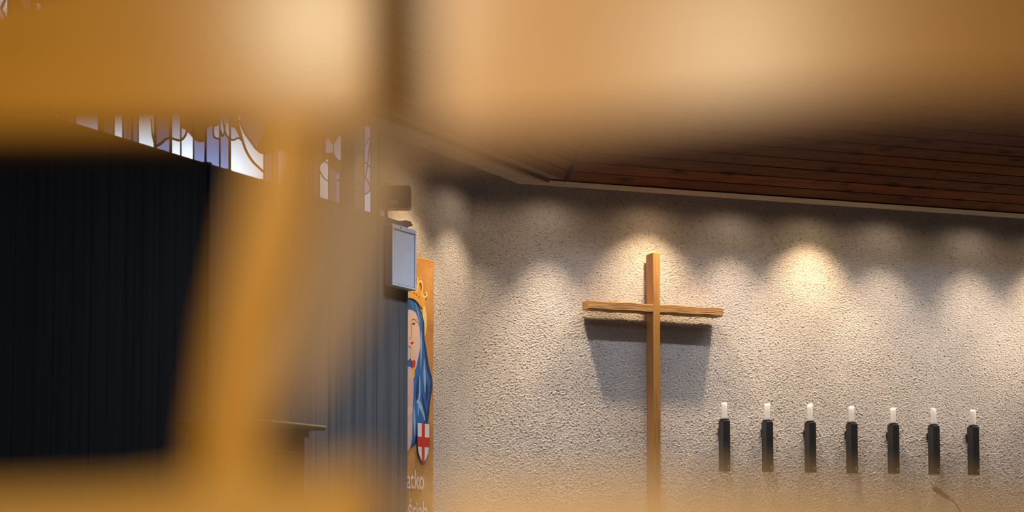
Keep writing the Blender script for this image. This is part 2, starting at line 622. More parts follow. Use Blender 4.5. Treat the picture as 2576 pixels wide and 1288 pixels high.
def board_rows(plane, tilt, other_tilt, length, sign, nrow, mat):
    mb = MB()
    BW = RISE / math.sin(tilt)
    groove = 0.008
    for k in range(nrow):
        def edge(s):                       # s = distance up the slope from the beam
            z = ZB + 0.006 + s * math.sin(tilt)
            c = hip0 + hipk * (s * math.sin(tilt))
            return Vector((c.x, c.y, z))
        s0, s1 = k * BW, (k + 1) * BW - groove
        e0, e1, e2 = edge(s0), edge(s1), edge((k + 1) * BW)
        d = plane.d * sign
        up = Vector((plane.n.x * -math.sin(tilt), plane.n.y * -math.sin(tilt), math.cos(tilt)))
        # cut the row into boards of random length
        u = 0.0
        base = random.uniform(0.78, 1.1)
        while u < length:
            l = random.uniform(0.9, 2.6) if u else random.uniform(0.3, 2.2)
            u1 = min(u + l, length)
            t = base * random.uniform(0.82, 1.12)
            tone = (t, t * random.uniform(0.93, 1.03), t * random.uniform(0.9, 1.05))
            vs = []
            for uu in (u, u1 - 0.002):
                for e in (e0, e1):
                    # keep the mitre on the hip
                    vs.append(e + d * uu)
            vs2 = [v + up * 0.012 for v in vs]
            mb.add(vs + vs2, [(0, 1, 3, 2), (1, 3, 7, 5), (0, 2, 6, 4), (0, 1, 5, 4), (2, 3, 7, 6)], mat, tone)
            u = u1
        g0, g1 = e0 + up * 0.008, e2 + up * 0.008
        mb.add([g0, g1, g1 + d * length, g0 + d * length], [(0, 1, 2, 3)], M['gap'])
    return mb


cr = board_rows(B, TB, TL, UB1, 1, 24, M['ceil'])
cl = board_rows(L, TL, TB, 7.0, -1, 14, M['ceil_left'])
h1 = hip0 + hipk * (14 * RISE)
cr.tube([Vector((hip0.x, hip0.y, ZB + .005)), Vector((h1.x, h1.y, ZB + .005 + 14 * RISE))], .010, M['gap'], 8)
off = len(cr.v)
for m_ in cl.mats:
    cr.mi(m_)
cr.v += cl.v
cr.f += [tuple(off + k for k in f) for f in cl.f]
cr.m += [cr.mi(cl.mats[i]) for i in cl.m]
cr.tone += cl.tone
tag(cr.build('ceiling', tone=True, fix=False), kind='structure')

# ------------------------------------------------------------------ dark board-marked concrete partition on the left
OP = 0.5                                     # stands this far in front of the window wall
SILL = lambda x: 342 + .295 * (x - 286)
uEnd, _ = L.hit(1026, 900, OP)
_, zS = L.hit(760, SILL(760), OP)
TP = L.mat(0, 0, OP)
pw = MB()
uSeam, _ = L.hit(520, 800, OP)
# neighbouring form panels with an open joint; light falloff leftward painted into their tone
uSeam2, _ = L.hit(690, 800, OP)
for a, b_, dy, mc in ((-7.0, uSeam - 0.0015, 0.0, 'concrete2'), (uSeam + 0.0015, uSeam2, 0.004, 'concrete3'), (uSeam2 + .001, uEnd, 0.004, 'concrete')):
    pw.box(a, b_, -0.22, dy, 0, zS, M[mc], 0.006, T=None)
pw.box(-7.0, uEnd - 0.02, -0.21, -0.012, 0, zS - 0.01, M['gap'])
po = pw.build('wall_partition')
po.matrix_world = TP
tag(po, kind='structure')
# ragged mortar lumps along the top edge
lm = MB()
for px, w, h in ((526, 0.018, 0.006), (531, 0.010, 0.008), (579, 0.010, 0.005), (660, 0.008, 0.003), (690, 0.012, 0.003)):
    u, _ = L.hit(px, SILL(px), OP)
    lm.box(u - w, u + w, -0.03, 0.002, zS - 0.004, zS + h, M['concrete'], 0.006)
lo = lm.build('mortar_lumps', po)
lo['kind'] = 'stuff'

# ------------------------------------------------------------------ stained-glass windows
def wpt(px, py, off=0.0):
    u, z = L.hit(px, py, 0.0)
    return u, z


def make_window(name, x0, x1, strips, panes, leads, mulls):
    root = empty(name, L.mat())
    tag(root, kind='structure')
    g = MB()
    def poly(pts, off, mat):
        vs = []
        for p in pts:
            u, z = wpt(*p)
            vs.append((u, off, z))
        g.add(vs, [tuple(range(len(vs)))], mat)
    for a, b_, c in strips:
        low = SILL(b_) + 90
        poly([(a, -160), (b_, -160), (b_, low), (a, low)], 0.0, G[c])
    for i, (c, pts) in enumerate(panes):
        poly(pts, 0.0012 + 0.0004 * i, G[c])
    g.build('glass', root, fix=False)
    ld = MB()
    def ribbon(pts, w):
        w = w * .72
        q = [Vector((wpt(*p)[0], 0, wpt(*p)[1])) for p in pts]
        ld.tube([Vector((p.x, 0.004, p.z)) for p in q], w, M['lead'], n=8)
    for w, pts in leads:
        # smooth the drawn curve
        if len(pts) > 2:
            out = []
            P_ = [pts[0]] + pts + [pts[-1]]
            for i in range(1, len(P_) - 2):
                for t in (0, .25, .5, .75):
                    a = []
                    for k in (0, 1):
                        p0, p1, p2, p3 = (P_[j][k] for j in (i - 1, i, i + 1, i + 2))
                        a.append(.5 * (2 * p1 + (p2 - p0) * t + (2 * p0 - 5 * p1 + 4 * p2 - p3) * t * t +
                                       (3 * p1 - p0 - 3 * p2 + p3) * t ** 3))
                    out.append(tuple(a))
            pts = out + [pts[-1]]
        ribbon(pts, w)
    ld.build('leading', root)
    ml = MB()
    for a, b_ in mulls:
        ua, ub = wpt(a, 450)[0], wpt(b_, 450)[0]
        zt = ZTOP
        ml.box(ua, ub, -0.10, 0.005, 1.2, zt, M['mullion'], 0.004)
    ml.build('frame', root)
    return root


def V(x, t=0.0052):      # a straight upright lead from the sill to the head
    return (t, [(x, -150), (x, SILL(x) + 80)])


strips1 = [(-40, 6, 'pale'), (6, 20, 'white'), (20, 46, 'amber'), (46, 76, 'tan'), (76, 92, 'amber'), (92, 103, 'pale'),
           (103, 115, 'tan'), (115, 134, 'mauve'), (134, 147, 'pale'), (147, 187, 'tan'), (187, 246, 'pale'),
           (246, 262, 'amber'), (262, 284, 'tan'), (284, 307, 'white'), (307, 317, 'mauve'), (317, 331, 'tan'),
           (331, 345, 'mauve'), (345, 388, 'white'), (388, 427, 'mauve'), (427, 453, 'pale'), (453, 485, 'white'),
           (485, 516, 'lav'), (516, 551, 'lav'), (551, 576, 'lav'), (576, 662, 'white'), (662, 683, 'mauve'),
           (683, 695, 'mauve'), (695, 724, 'pale'), (724, 766, 'amber'), (766, 780, 'mauve'), (780, 786, 'tan'),
           (786, 802, 'mauve'), (802, 825, 'white'), (825, 842, 'mauve'), (842, 854, 'lav')]
panes1 = [
    ('lav', [(390, 366), (405, 360), (417, 351), (427, 347), (427, 460), (390, 460)]),
    ('white', [(429, 349), (440, 353), (452, 354), (452, 460), (429, 460)]),
    ('amber', [(454, 250), (485, 250), (485, 349), (476, 338), (466, 328), (454, 323)]),
    ('pale', [(454, 324), (466, 329), (469, 333), (463, 345), (454, 353)]),
    ('amber', [(486, 250), (515, 250), (514, 357), (505, 358.5), (495, 357), (486, 351)]),
    ('amber', [(519, 250), (551, 250), (551, 308), (540, 317), (530, 319), (519, 321)]),
    ('pale', [(535, 322), (541, 316), (549, 311), (549, 349), (541, 347), (536, 341)]),
    ('pale', [(553, 300), (557, 304), (561, 318), (562, 334), (558, 343), (554, 336)]),
    ('pale', [(564, 320), (568, 312), (574, 311), (574, 348), (567, 341), (564, 331)]),
    ('pale', [(578, 317), (590, 321), (598, 335), (604, 350), (598, 348), (585, 353), (578, 352)]),
    ('olive', [(578, 250), (594, 250), (600, 330), (608, 358), (598, 340), (590, 322), (578, 314)]),
    ('mauve', [(600, 250), (662, 250), (662, 338), (653, 346), (646, 358), (641, 374), (628, 357), (613, 334), (602, 310)]),
    ('amber', [(641, 375), (646, 358), (653, 346), (662, 338), (662, 250), (682, 250), (683, 384), (672, 387), (662, 387), (651, 383)]),
    ('amber', [(683, 250), (726, 250), (726, 392), (718, 384), (706, 380), (695, 380), (683, 384)]),
    ('tan', [(685, 338), (690, 330), (694, 336), (694, 378), (685, 378)]),
    ('amber', [(766, 250), (802, 250), (802, 382), (798, 384), (792, 381), (786, 386), (783, 396), (779, 394), (775, 400), (774, 415), (780, 425), (772, 430), (766, 430)]),
    ('tan', [(775, 400), (779, 394), (783, 398), (785, 410), (783, 420), (779, 424), (775, 416)]),
    ('tan', [(785, 396), (789, 384), (794, 381), (800, 388), (800, 418), (788, 419), (785, 410)]),
    ('amber', [(802, 250), (854, 250), (854, 434), (846, 437), (838, 430), (826, 420), (826, 398), (815, 404), (804, 414), (802, 420)]),
    ('olive', [(804, 391), (824, 391), (820, 398), (810, 403), (804, 410)]),
    ('olive', [(832, 392), (838, 400), (845, 408), (853, 412), (853, 418), (842, 413)]),
    ('pale', [(816, 355), (822, 348), (828, 358), (833, 364), (833, 384), (820, 386), (815, 384)]),
    ('pale', [(836, 364), (844, 350), (853, 340), (853, 403), (846, 402), (840, 394), (836, 385)]),
    ('mauve', [(826, 420), (838, 431), (842, 437), (842, 560), (826, 560)]),
    ('amber', [(20, -20), (46, -20), (60, 55), (60, 120), (0, 120), (0, 60), (14, 58), (20, 40)]),
    ('tan', [(22, 50), (29, 24), (38, 35), (43, 50), (42, 75), (20, 75)]),
]
leads1 = [V(x) for x in (76, 103, 134, 147, 187, 247, 284.5, 307.5, 331, 345.5, 453, 485, 551, 683.5, 695, 778, 785, 801.5, 825, 842)]
leads1 += [V(x, 0.009) for x in (388, 427.5, 576, 20)] + [V(662, 0.005)]
leads1 += [
    (.005, [(379, 300), (381, 335), (384, 352), (388, 366)]),
    (.008, [(389, 368), (396, 366), (405, 360), (415, 351), (428, 347)]),
    (.007, [(428, 348), (440, 352), (449, 354), (457, 351), (464, 342), (468, 331)]),
    (.006, [(535, 320), (535, 338), (539, 347), (550, 350)]),
    (.006, [(535, 318), (543, 315), (550, 308)]),
    (.006, [(553, 328), (557, 343), (562, 334), (561, 318), (557, 302)]),
    (.006, [(563, 315), (564, 332), (570, 344), (575, 350)]),
    (.006, [(578, 351), (585, 353), (597, 348), (605, 352)]),
    (.007, [(580, 318), (589, 321), (598, 338), (606, 354)]),
    (.008, [(594, 305), (601, 330), (608, 355), (617, 380), (632, 405), (648, 421), (661, 433)]),
    (.007, [(600, 303), (612, 332), (626, 353), (641, 374)]),
    (.006, [(641, 374), (651, 383), (662, 387)]),
    (.006, [(702, 464), (712, 450), (725, 436)]),
    (.005, [(803, 431), (812, 447), (824, 456)]),
    (.005, [(803, 414), (812, 405), (824, 412)]),
    (.005, [(825, 458), (832, 470), (841, 490)]),
    (.005, [(831, 468), (842, 458), (853, 452)]),
    (.008, [(0, 22), (5, 12), (10, 0)]),
    (.006, [(2, 25), (10, 40), (14, 60)]),
]
make_window('window_1', -40, 854, strips1, panes1, leads1, [(513.5, 518.5), (853.5, 892), (724, 766), (-330, -40)])

strips2 = [(892, 914, 'dim'), (914, 931, 'lav'), (931, 951, 'green')]
panes2 = [
    ('amber', [(899, 408), (906, 400), (914, 410), (914, 446), (905, 438), (899, 425)]),
    ('tan', [(900, 395), (907, 391), (912, 397), (912, 408), (906, 411), (900, 404)]),
    ('lav', [(915, 450), (922, 454), (929, 470), (930, 478), (922, 486), (915, 488)]),
    ('pale', [(914, 492), (922, 490), (931, 480), (931, 560), (914, 560)]),
    ('green', [(937, 430), (944, 420), (951, 410), (951, 450), (944, 452), (938, 440)]),
]
leads2 = [V(914), V(931.5), (.004, [(896, 455), (904, 466), (914, 478)]), (.005, [(893, 482), (905, 483), (915, 488), (924, 485), (931, 476)]),
          (.006, [(914, 447), (922, 454), (928, 466), (931, 480)]), (.005, [(914, 409), (922, 412), (931, 425)]),
          (.005, [(917, 447), (922, 420), (926, 385), (931, 350)]), (.004, [(917, 366), (924, 352), (931, 346)]),
          (.004, [(932, 480), (938, 492), (948, 500)])]
make_window('window_2', 892, 951, strips2, panes2, leads2, [(949.5, 954)])

# ------------------------------------------------------------------ wooden cross in front of the back wall
ob_, of_ = 0.022, 0.125                      # back and front of the post, metres from the wall
root = empty('wall_cross', B.mat(B.hit(1651, 900, of_)[0], 0, 0))
tag(root, 'tall plain wooden cross with thin rough arms, standing against the stucco wall', 'cross')
u0, zt = B.hit(1643, 634, of_); u1, _ = B.hit(1660, 634, of_)
uc = root.matrix_world.inverted() @ B.at(u0, 0); x0 = uc.x
x1 = (root.matrix_world.inverted() @ B.at(u1, 0)).x
p = MB(); p.box(x0, x1, ob_, of_, 0.0, zt, M['cross'], 0.003); p.build('upright', root)
ua, za = B.hit(1480, 768.7, of_ - 0.004); ub, zb = B.hit(1819, 782.5, of_ - 0.004)
xa = (root.matrix_world.inverted() @ B.at(ua, 0)).x; xb = (root.matrix_world.inverted() @ B.at(ub, 0)).x
_, zta = B.hit(1480, 759, of_); _, zba = B.hit(1480, 779.5, of_)
hh = (zta - zba) / 2
zc = (za + zb) / 2
p = MB()
N = 44
vs, fs = [], []
for i in range(N + 1):                       # hewn arm: gently wavy long edges
    t = i / N
    x = xa + (xb - xa) * t
    w1 = 0.0016 * math.sin(t * 23) + 0.001 * math.sin(t * 51 + 1); w2 = 0.0016 * math.sin(t * 19 + 2) + 0.001 * math.sin(t * 43)
    e = 0.004 * (1 - 2 * t)
    z0_, z1_ = zc - hh + w1, zc + hh + w2
    for (y, z) in ((ob_ + .006, z0_), (of_ - .006, z0_), (of_ - .003, z0_ + .003), (of_ - .003, z1_ - .003), (of_ - .006, z1_), (ob_ + .006, z1_)):
        vs.append(Vector((x, y, z + e)))
for i in range(N):
    for k in range(6):
        fs.append((i * 6 + k, i * 6 + (k + 1) % 6, (i + 1) * 6 + (k + 1) % 6, (i + 1) * 6 + k))
fs += [tuple(range(5, -1, -1)), tuple(N * 6 + k for k in range(6))]
p.add(vs, fs, M['crossarm'])
p.build('crossbeam', root)
for z in (zt - 0.25, 1.3):
    p = MB(); p.box(x0 + .008, x1 - .008, 0.0, ob_ + .002, z - 0.03, z + 0.03, M['iron'], 0.002); p.build('wall_bracket', root)

# ------------------------------------------------------------------ candle holders and candles
hold_px = [(1819.5, 1054, 1185), (1928, 1058, 1186.5), (2036, 1060.5, 1188.5), (2141, 1064, 1190), (2246, 1067, 1191.5),
           (2348, 1069, 1193), (2447.5, 1073, 1194.5)]
ordw = ['first', 'second', 'third', 'fourth', 'fifth', 'sixth', 'seventh']
cand_top = [1013, 1015, 1017, 1022.5, 1026.5, 1029, 1031]
tilts = [0.0, 0.2, 0.55, 0.35, 0.3, -0.5, 0.15]
HW, HD, HGAP = 0.043, 0.064, 0.030
first = None
for i, (px, yt, yb) in enumerate(hold_px):
    u, z1 = B.hit(px, yt, HGAP + HD)
    u2, z0 = B.hit(px, yb, HGAP + HD)
    if i == 0:
        hh_ = z1 - z0
        root = empty('candle_holder', B.mat(u + HW / 2, z0, 0))
        p = MB(); p.box(-HW / 2, HW / 2, HGAP, HGAP + HD, 0, hh_ - 0.006, M['iron'], 0.0025); p.build('body', root)
        p = MB()
        T = Matrix.Translation((0, HGAP + HD / 2, hh_ - 0.006))
        p.lathe([(0.012, 0), (0.024, 0.0), (0.027, 0.003), (0.028, 0.007), (0.024, 0.007), (0.022, 0.004), (0.012, 0.004)], M['iron'], 24, T)
        p.build('drip_collar', root)
        p = MB()
        p.box(0.0012 - .0015 + .006, 0.0012 + .0015 + .006, HGAP + HD, HGAP + HD + .0012, 0.016, 0.034, M['emblem'])
        p.box(.0072 - .007, .0072 + .007, HGAP + HD, HGAP + HD + .001, 0.0255, 0.0285, M['emblem'])
        p.build('cross_mark', root)
        p = MB()
        p.box(-0.008, 0.008, 0.0, HGAP + .002, hh_ - 0.075, hh_ - 0.055, M['iron'], 0.002)
        p.box(-0.013, 0.011, 0.001, 0.009, hh_ - 0.085, hh_ - 0.045, M['iron'], 0.002)
        p.build('wall_bracket', root)
        first = root; h0 = hh_
        ho = root
    else:
        ho = first.copy(); COL.objects.link(ho)
        ho.matrix_world = B.mat(u + HW / 2, z0, 0)
        for ch in list(first.children):
            c = ch.copy(); COL.objects.link(c); c.parent = ho
    nxt = 'nearest the wooden cross' if i == 0 else ('farthest from the wooden cross' if i == 6 else 'counting from the wooden cross')
    tag(ho, 'dark metal candle holder on the wall, %s to the right of the wooden cross' % ordw[i], 'candle holder',
        'candle holders in a row on the wall')
    # the candle stands in the collar
    _, zc_ = B.hit(px, cand_top[i], HGAP + HD / 2)
    zb_ = z0 + h0 - 0.001
    hc = zc_ - zb_
    r = 0.0170
    co = empty('candle', B.mat(u + HW / 2, zb_, HGAP + HD / 2))
    p = MB()
    p.lathe([(r * .98, 0), (r, 0.01), (r * .99, hc * .5), (r, hc - .010), (r * .93, hc - .004), (r * .72, hc), (r * .4, hc - .004), (r * .05, hc - .006)],
            M['wax'], 24, None, tilts[i] * 1.0)
    p.build('wax_body', co, smooth=True)
    p = MB()
    p.tube([(0, 0, hc - .008), (0.0006, 0, hc + .001), (0.002, 0, hc + .004)], 0.0011, M['wick'], 6)
    p.build('wick', co)
    shape = ['with an even rounded top', 'with a slightly domed top', 'melted lower on one side', 'with a blunt sloped top',
             'with a flat uneven top', 'with a slanted top', 'with a rounded top'][i]
    tag(co, 'white candle %s, in the %s holder from the cross' % (shape, ordw[i]), 'candle', 'candles in the wall holders')

# ------------------------------------------------------------------ printed banner on the side wall
BO = 0.03
uR, zTop = L.hit(1091, 659, BO)
uLft, _ = L.hit(970, 659, BO)
_, zBot = L.hit(1091, 1480, BO)
root = empty('banner', L.mat(uR, zTop, BO))
tag(root, 'tall orange banner with a veiled crowned woman in blue, half hidden by the concrete wall', 'banner')
Wd = uR - uLft
def print_cloth(name, c0, c1, scale):
    m, nt, out = new_mat(name)
    b = node(nt, 'ShaderNodeBsdfPrincipled'); b.inputs['Roughness'].default_value = 0.7
    tc = node(nt, 'ShaderNodeTexCoord')
    mp = node(nt, 'ShaderNodeMapping'); mp.inputs['Scale'].default_value = (scale, scale, scale)
    mp.inputs['Rotation'].default_value = (PI / 2, 0, 0)
    nt.links.new(tc.outputs['Object'], mp.inputs['Vector'])
    br = node(nt, 'ShaderNodeTexBrick')
    br.inputs['Scale'].default_value = 1.0
    br.inputs['Mortar Size'].default_value = 0.05
    br.inputs['Brick Width'].default_value = 0.9; br.inputs['Row Height'].default_value = 0.7
    br.inputs['Color1'].default_value = (*c0, 1); br.inputs['Color2'].default_value = (*c1, 1)
    br.inputs['Mortar'].default_value = (*[c * .8 for c in c0], 1)
    nt.links.new(mp.outputs[0], br.inputs['Vector'])
    n2 = node(nt, 'ShaderNodeTexNoise'); n2.inputs['Scale'].default_value = 7; n2.inputs['Detail'].default_value = 4
    nt.links.new(tc.outputs['Object'], n2.inputs['Vector'])
    r = ramp(nt, n2.outputs['Fac'], [(0.3, (0.8, 0.62, 0.5)), (0.65, (1.15, 1.12, 1.0))])
    mx = node(nt, 'ShaderNodeMix', data_type='RGBA', blend_type='MULTIPLY'); mx.inputs['Factor'].default_value = 1
    nt.links.new(br.outputs['Color'], mx.inputs['A']); nt.links.new(r.outputs[0], mx.inputs['B'])
    nt.links.new(mx.outputs['Result'], b.inputs['Base Color'])
    nt.links.new(b.outputs[0], out.inputs[0])
    return m
M['bcloth'] = print_cloth('banner_print_gold', (0.56, 0.27, 0.075), (0.66, 0.36, 0.12), 95)
BC = {k: plain('banner_' + k, srgb(*c), 0.6, var=v, scale=9) for k, c, v in [
    ('blue', (52, 112, 180), .25), ('bluedark', (24, 62, 122), .2), ('bluelight', (150, 190, 232), .15), ('lining', (232, 205, 212), .06),
    ('skin', (242, 208, 180), .06), ('line', (120, 60, 30), .1), ('gold', (235, 178, 80), .12), ('goldlight', (250, 214, 130), .08),
    ('red', (214, 52, 40), .05), ('white', (240, 232, 228), .03), ('robe', (226, 190, 180), .12), ('glow', (200, 110, 50), .1), ('hair', (205, 170, 190), .1)]}
p = MB()
nU, nZ = 14, 40
hB = zTop - zBot
vs, fs = [], []
for j in range(nZ + 1):
    for i in range(nU + 1):
        x = -Wd * i / nU; z = -hB * j / nZ
        y = 0.004 * math.sin(j * .35 + i * .3) * min(1, j / 10) * .3
        vs.append(Vector((x, y, z)))
for j in range(nZ):
    for i in range(nU):
        a = j * (nU + 1) + i
        fs.append((a, a + 1, a + nU + 2, a + nU + 1))
p.add(vs, fs, M['bcloth'])
cloth = p.build('cloth', root, smooth=True, fix=False)
p = MB()
p.tube([(0.004, -0.004, 0.0), (-Wd - .004, -0.004, 0.0)], 0.0045, M['bcloth'], 10)
p.build('top_hem', root)
for x in (-0.05, -Wd + .05):
    p = MB(); p.tube([(x, -BO + .008, -0.012), (x, -0.002, -0.003)], 0.003, M['iron'], 8); p.build('wall_hook', root)
Minv = root.matrix_world.inverted()


def bp(px, py):
    u, z = L.hit(px, py, BO)
    v = Minv @ L.at(u, z, BO)
    return v.x, v.z


def smooth_poly(pts, n=3):
    out = []
    m = len(pts)
    for i in range(m):
        p0, p1, p2, p3 = pts[i - 1], pts[i], pts[(i + 1) % m], pts[(i + 2) % m]
        for k in range(n):
            t = k / n
            out.append(tuple(.5 * (2 * p1[c] + (p2[c] - p0[c]) * t + (2 * p0[c] - 5 * p1[c] + 4 * p2[c] - p3[c]) * t * t +
                                   (3 * p1[c] - p0[c] - 3 * p2[c] + p3[c]) * t ** 3) for c in (0, 1)))
    return out


lay = [0.0022]


def flat(mb, pts, mat, smooth=True):
    if smooth:
        pts = smooth_poly(pts)
    lay[0] += 0.0001
    d = lay[0]
    q = [bp(*p_) for p_ in pts]
    mb.add([Vector((x, d, z)) for x, z in q], [tuple(range(len(q)))], mat)


def line(mb, pts, w, mat):
    if len(pts) > 3:
        e = [pts[0]] + pts + [pts[-1]]
        o2 = []
        for i in range(1, len(e) - 2):
            for k in range(4):
                t = k / 4
                o2.append(tuple(.5 * (2 * e[i][c] + (e[i + 1][c] - e[i - 1][c]) * t + (2 * e[i - 1][c] - 5 * e[i][c] + 4 * e[i + 1][c] - e[i + 2][c]) * t * t + (3 * e[i][c] - e[i - 1][c] - 3 * e[i + 1][c] + e[i + 2][c]) * t ** 3) for c in (0, 1)))
        pts = o2 + [pts[-1]]
    q = [bp(*p_) for p_ in pts]
    lay[0] += 0.0001
    vs, n = [], len(q)
    for i, (x, z) in enumerate(q):
        t = Vector((q[min(i + 1, n - 1)][0] - q[max(i - 1, 0)][0], q[min(i + 1, n - 1)][1] - q[max(i - 1, 0)][1])).normalized()
        vs += [Vector((x - t.y * w, lay[0], z + t.x * w)), Vector((x + t.y * w, lay[0], z - t.x * w))]
    mb.add(vs, [(2 * i, 2 * i + 1, 2 * i + 3, 2 * i + 2) for i in range(n - 1)], mat)


fg = MB()
# halo ring, crown, veil, face, robe: plain generic shapes
flat(fg, [(1030, 735), (1060, 752), (1072, 790), (1071, 830), (1064, 852), (1040, 870), (1000, 850), (985, 800), (1000, 750)], BC['goldlight'])
flat(fg, [(1029, 752), (1044, 757), (1056, 775), (1066, 812), (1067, 850), (1072, 880), (1078, 920), (1086, 950), (1087, 975), (1081, 1010),
          (1076, 1060), (1058, 1095), (1036, 1124), (1000, 1120), (978, 1000), (985, 880), (1000, 780), (1015, 756)], BC['bluedark'])
flat(fg, [(1029, 752), (1043, 757), (1055, 775), (1061, 800), (1063, 850), (1068, 890), (1073, 930), (1080, 955), (1079, 990), (1070, 1055), (1050, 1085),
          (1036, 1118), (1005, 1116), (984, 1000), (990, 880), (1003, 780), (1015, 757)], BC['blue'])
# veil lining and folds
flat(fg, [(1020, 790), (1040, 783), (1050, 800), (1055, 830), (1056, 870), (1050, 905), (1043, 930), (1036, 900), (1020, 900)], BC['lining'])
for pts in ([(1031, 753), (1036, 765), (1040, 790), (1036, 768)], [(1044, 760), (1051, 785), (1056, 815), (1050, 790)],
            [(1059, 830), (1060, 880), (1057, 930), (1056, 880)], [(1066, 900), (1070, 950), (1068, 990), (1064, 950)],
            [(1055, 940), (1056, 990), (1050, 1050), (1051, 1000)], [(1044, 1005), (1056, 1010), (1066, 1040), (1068, 1060), (1060, 1040), (1050, 1018)],
            [(1040, 1020), (1044, 1060), (1042, 1100), (1039, 1060)]):
    flat(fg, pts, BC['bluelight'])
for pts in ([(1060, 985), (1066, 1010), (1073, 1045), (1070, 1050), (1062, 1015)], [(1072, 960), (1076, 985), (1072, 1015), (1070, 990)],
            [(1050, 945), (1053, 985), (1046, 1010), (1045, 985)]):
    flat(fg, pts, BC['bluedark'])
# face
flat(fg, [(1012, 800), (1030, 795), (1042, 797), (1047, 815), (1047, 845), (1043, 868), (1036, 880), (1030, 872), (1015, 860)], BC['skin'])
flat(fg, [(1033, 872), (1046, 862), (1044, 890), (1040, 905), (1032, 905)], BC['skin'])
line(fg, [(1034, 806), (1038, 803), (1043, 805), (1046, 812)], .0022, BC['line'])      # brow
flat(fg, [(1035, 815), (1038, 812), (1043, 814), (1038, 818)], BC['line'])             # eye
line(fg, [(1032, 812), (1034, 835), (1032, 849), (1029, 850)], .0018, BC['line'])      # nose
flat(fg, [(1031, 862), (1035, 860), (1039, 862), (1034, 867)], BC['red'])              # mouth
line(fg, [(1047, 800), (1053, 818)], .0014, BC['line'])
# neck hem, brooch and robe edge
flat(fg, [(1035, 908), (1043, 908), (1042, 925), (1035, 927)], BC['red'])
flat(fg, [(1034, 928), (1041, 926), (1041, 948), (1036, 952)], BC['gold'])
flat(fg, [(1020, 925), (1033, 925), (1039, 965), (1036, 1030), (1031, 1125), (1000, 1122), (1000, 930)], BC['robe'])
flat(fg, [(1024, 1025), (1036, 1025), (1033, 1040), (1024, 1045)], BC['skin'])
# crown with scrolls
flat(fg, [(1022, 745), (1040, 722), (1050, 710), (1056, 730), (1066, 742), (1068, 752), (1062, 775), (1056, 770), (1044, 756), (1030, 750)], BC['gold'])
line(fg, [(1046, 735), (1051, 712), (1058, 708), (1061, 722), (1060, 740), (1066, 748), (1072, 742), (1069, 734)], .006, BC['goldlight'])
line(fg, [(1029, 750), (1044, 756), (1056, 774), (1062, 790)], .0022, BC['line'])
line(fg, [(1047, 697), (1050, 703), (1047, 710)], .005, BC['goldlight'])
for a, b_ in ((1052, 748), (1046, 742), (1040, 738)):
    flat(fg, [(a - 1.5, b_ - 3), (a + 1.5, b_ - 2), (a + 1, b_ + 3), (a - 1, b_ + 2)], BC['red'], False)
fg.build('printed_figure', root, fix=False)
# shield with a red cross
sh = MB()
lay[0] = 0.0095
flat(sh, [(1046, 1062.5), (1077, 1065.5), (1077, 1120), (1074, 1142), (1068, 1158), (1061.5, 1166), (1054, 1157), (1048, 1140), (1046, 1120)], BC['bluedark'], False)
flat(sh, [(1046.6, 1064), (1076, 1067), (1076, 1119), (1073, 1141), (1067, 1156), (1061.5, 1163), (1055, 1156), (1049, 1139), (1046.6, 1119)], BC['white'], False)
flat(sh, [(1057, 1065), (1065, 1066), (1064, 1162), (1061, 1163.5), (1056.8, 1160)], BC['red'], False)
flat(sh, [(1046.6, 1098), (1076, 1101), (1076, 1126), (1046.6, 1123)], BC['red'], False)
sh.build('shield_emblem', root, fix=False)
# lettering
dg = bpy.context.evaluated_depsgraph_get()


def lettering(txt, xl, xr, ybase, ytop, depth):
    cu = bpy.data.curves.new('lettering', 'FONT')
    cu.body = txt
    cu.size = 1.0
    cu.extrude = 0.0
    cu.offset = 0.006
    to = bpy.data.objects.new('lettering_tmp', cu)
    COL.objects.link(to)
    bpy.context.view_layer.update()
    dg = bpy.context.evaluated_depsgraph_get()
    me = bpy.data.meshes.new_from_object(to.evaluated_get(dg))
    bpy.data.objects.remove(to)
    me.name = 'lettering'
    xs = [v.co.x for v in me.vertices]
    mx, mn = max(xs), min(xs)
    ua, zb_ = bp(xl, ybase); ub, _ = bp(xr, ybase)
    _, zt_ = bp(xl, ytop)
    kh = (zt_ - zb_) / 0.73
    for v in me.vertices:
        x = ua + (v.co.x - mn) / (mx - mn) * (ub - ua)
        z = zb_ + v.co.y * kh
        v.co = (x, depth, z)
    me.materials.clear(); me.materials.append(BC['white'])
    o = bpy.data.objects.new('lettering', me)
    COL.objects.link(o); o.parent = root
    o['label'] = 'white printed word ' + txt
    return o


lettering('Matko', 1000, 1062, 1227, 1178, 0.011)
lettering('Ko\u015bcio\u0142a', 997, 1071, 1306, 1255, 0.011)

# ------------------------------------------------------------------ loudspeaker on the end of the concrete wall
DS = 0.05
ua, zt1 = L.hit(988, 561.8, OP + DS); ub, _ = L.hit(1048, 579, OP + DS)
_, zb1 = L.hit(988, 717, OP + DS)
root = empty('wall_speaker', L.mat(ua, zb1, OP))
tag(root, 'light grey upright box speaker fixed to the end of the dark concrete wall', 'speaker')
w = ub - ua; h = zt1 - zb1
p = MB(); p.box(0, w, 0.008, DS - .012, 0, h, M['greydark'], 0.004); p.build('cabinet', root)
p = MB()
fr = 0.014
p.box(0, w, DS - .012, DS, 0, fr * .7, M['grey'], .002); p.box(0, w, DS - .012, DS, h - fr * 1.5, h, M['grey'], .002)
p.box(0, fr, DS - .012, DS, fr * .7, h - fr * 1.5, M['grey'], .002); p.box(w - fr * .8, w, DS - .012, DS, fr * .7, h - fr * 1.5, M['grey'], .002)
p.build('front_frame', root)
p = MB(); p.box(fr + .003, w - fr * .8 - .003, DS - .014, DS - .003, fr * .7 + .002, h - fr * 1.5 - .004, M['grey'], .001)
p.build('grille', root)
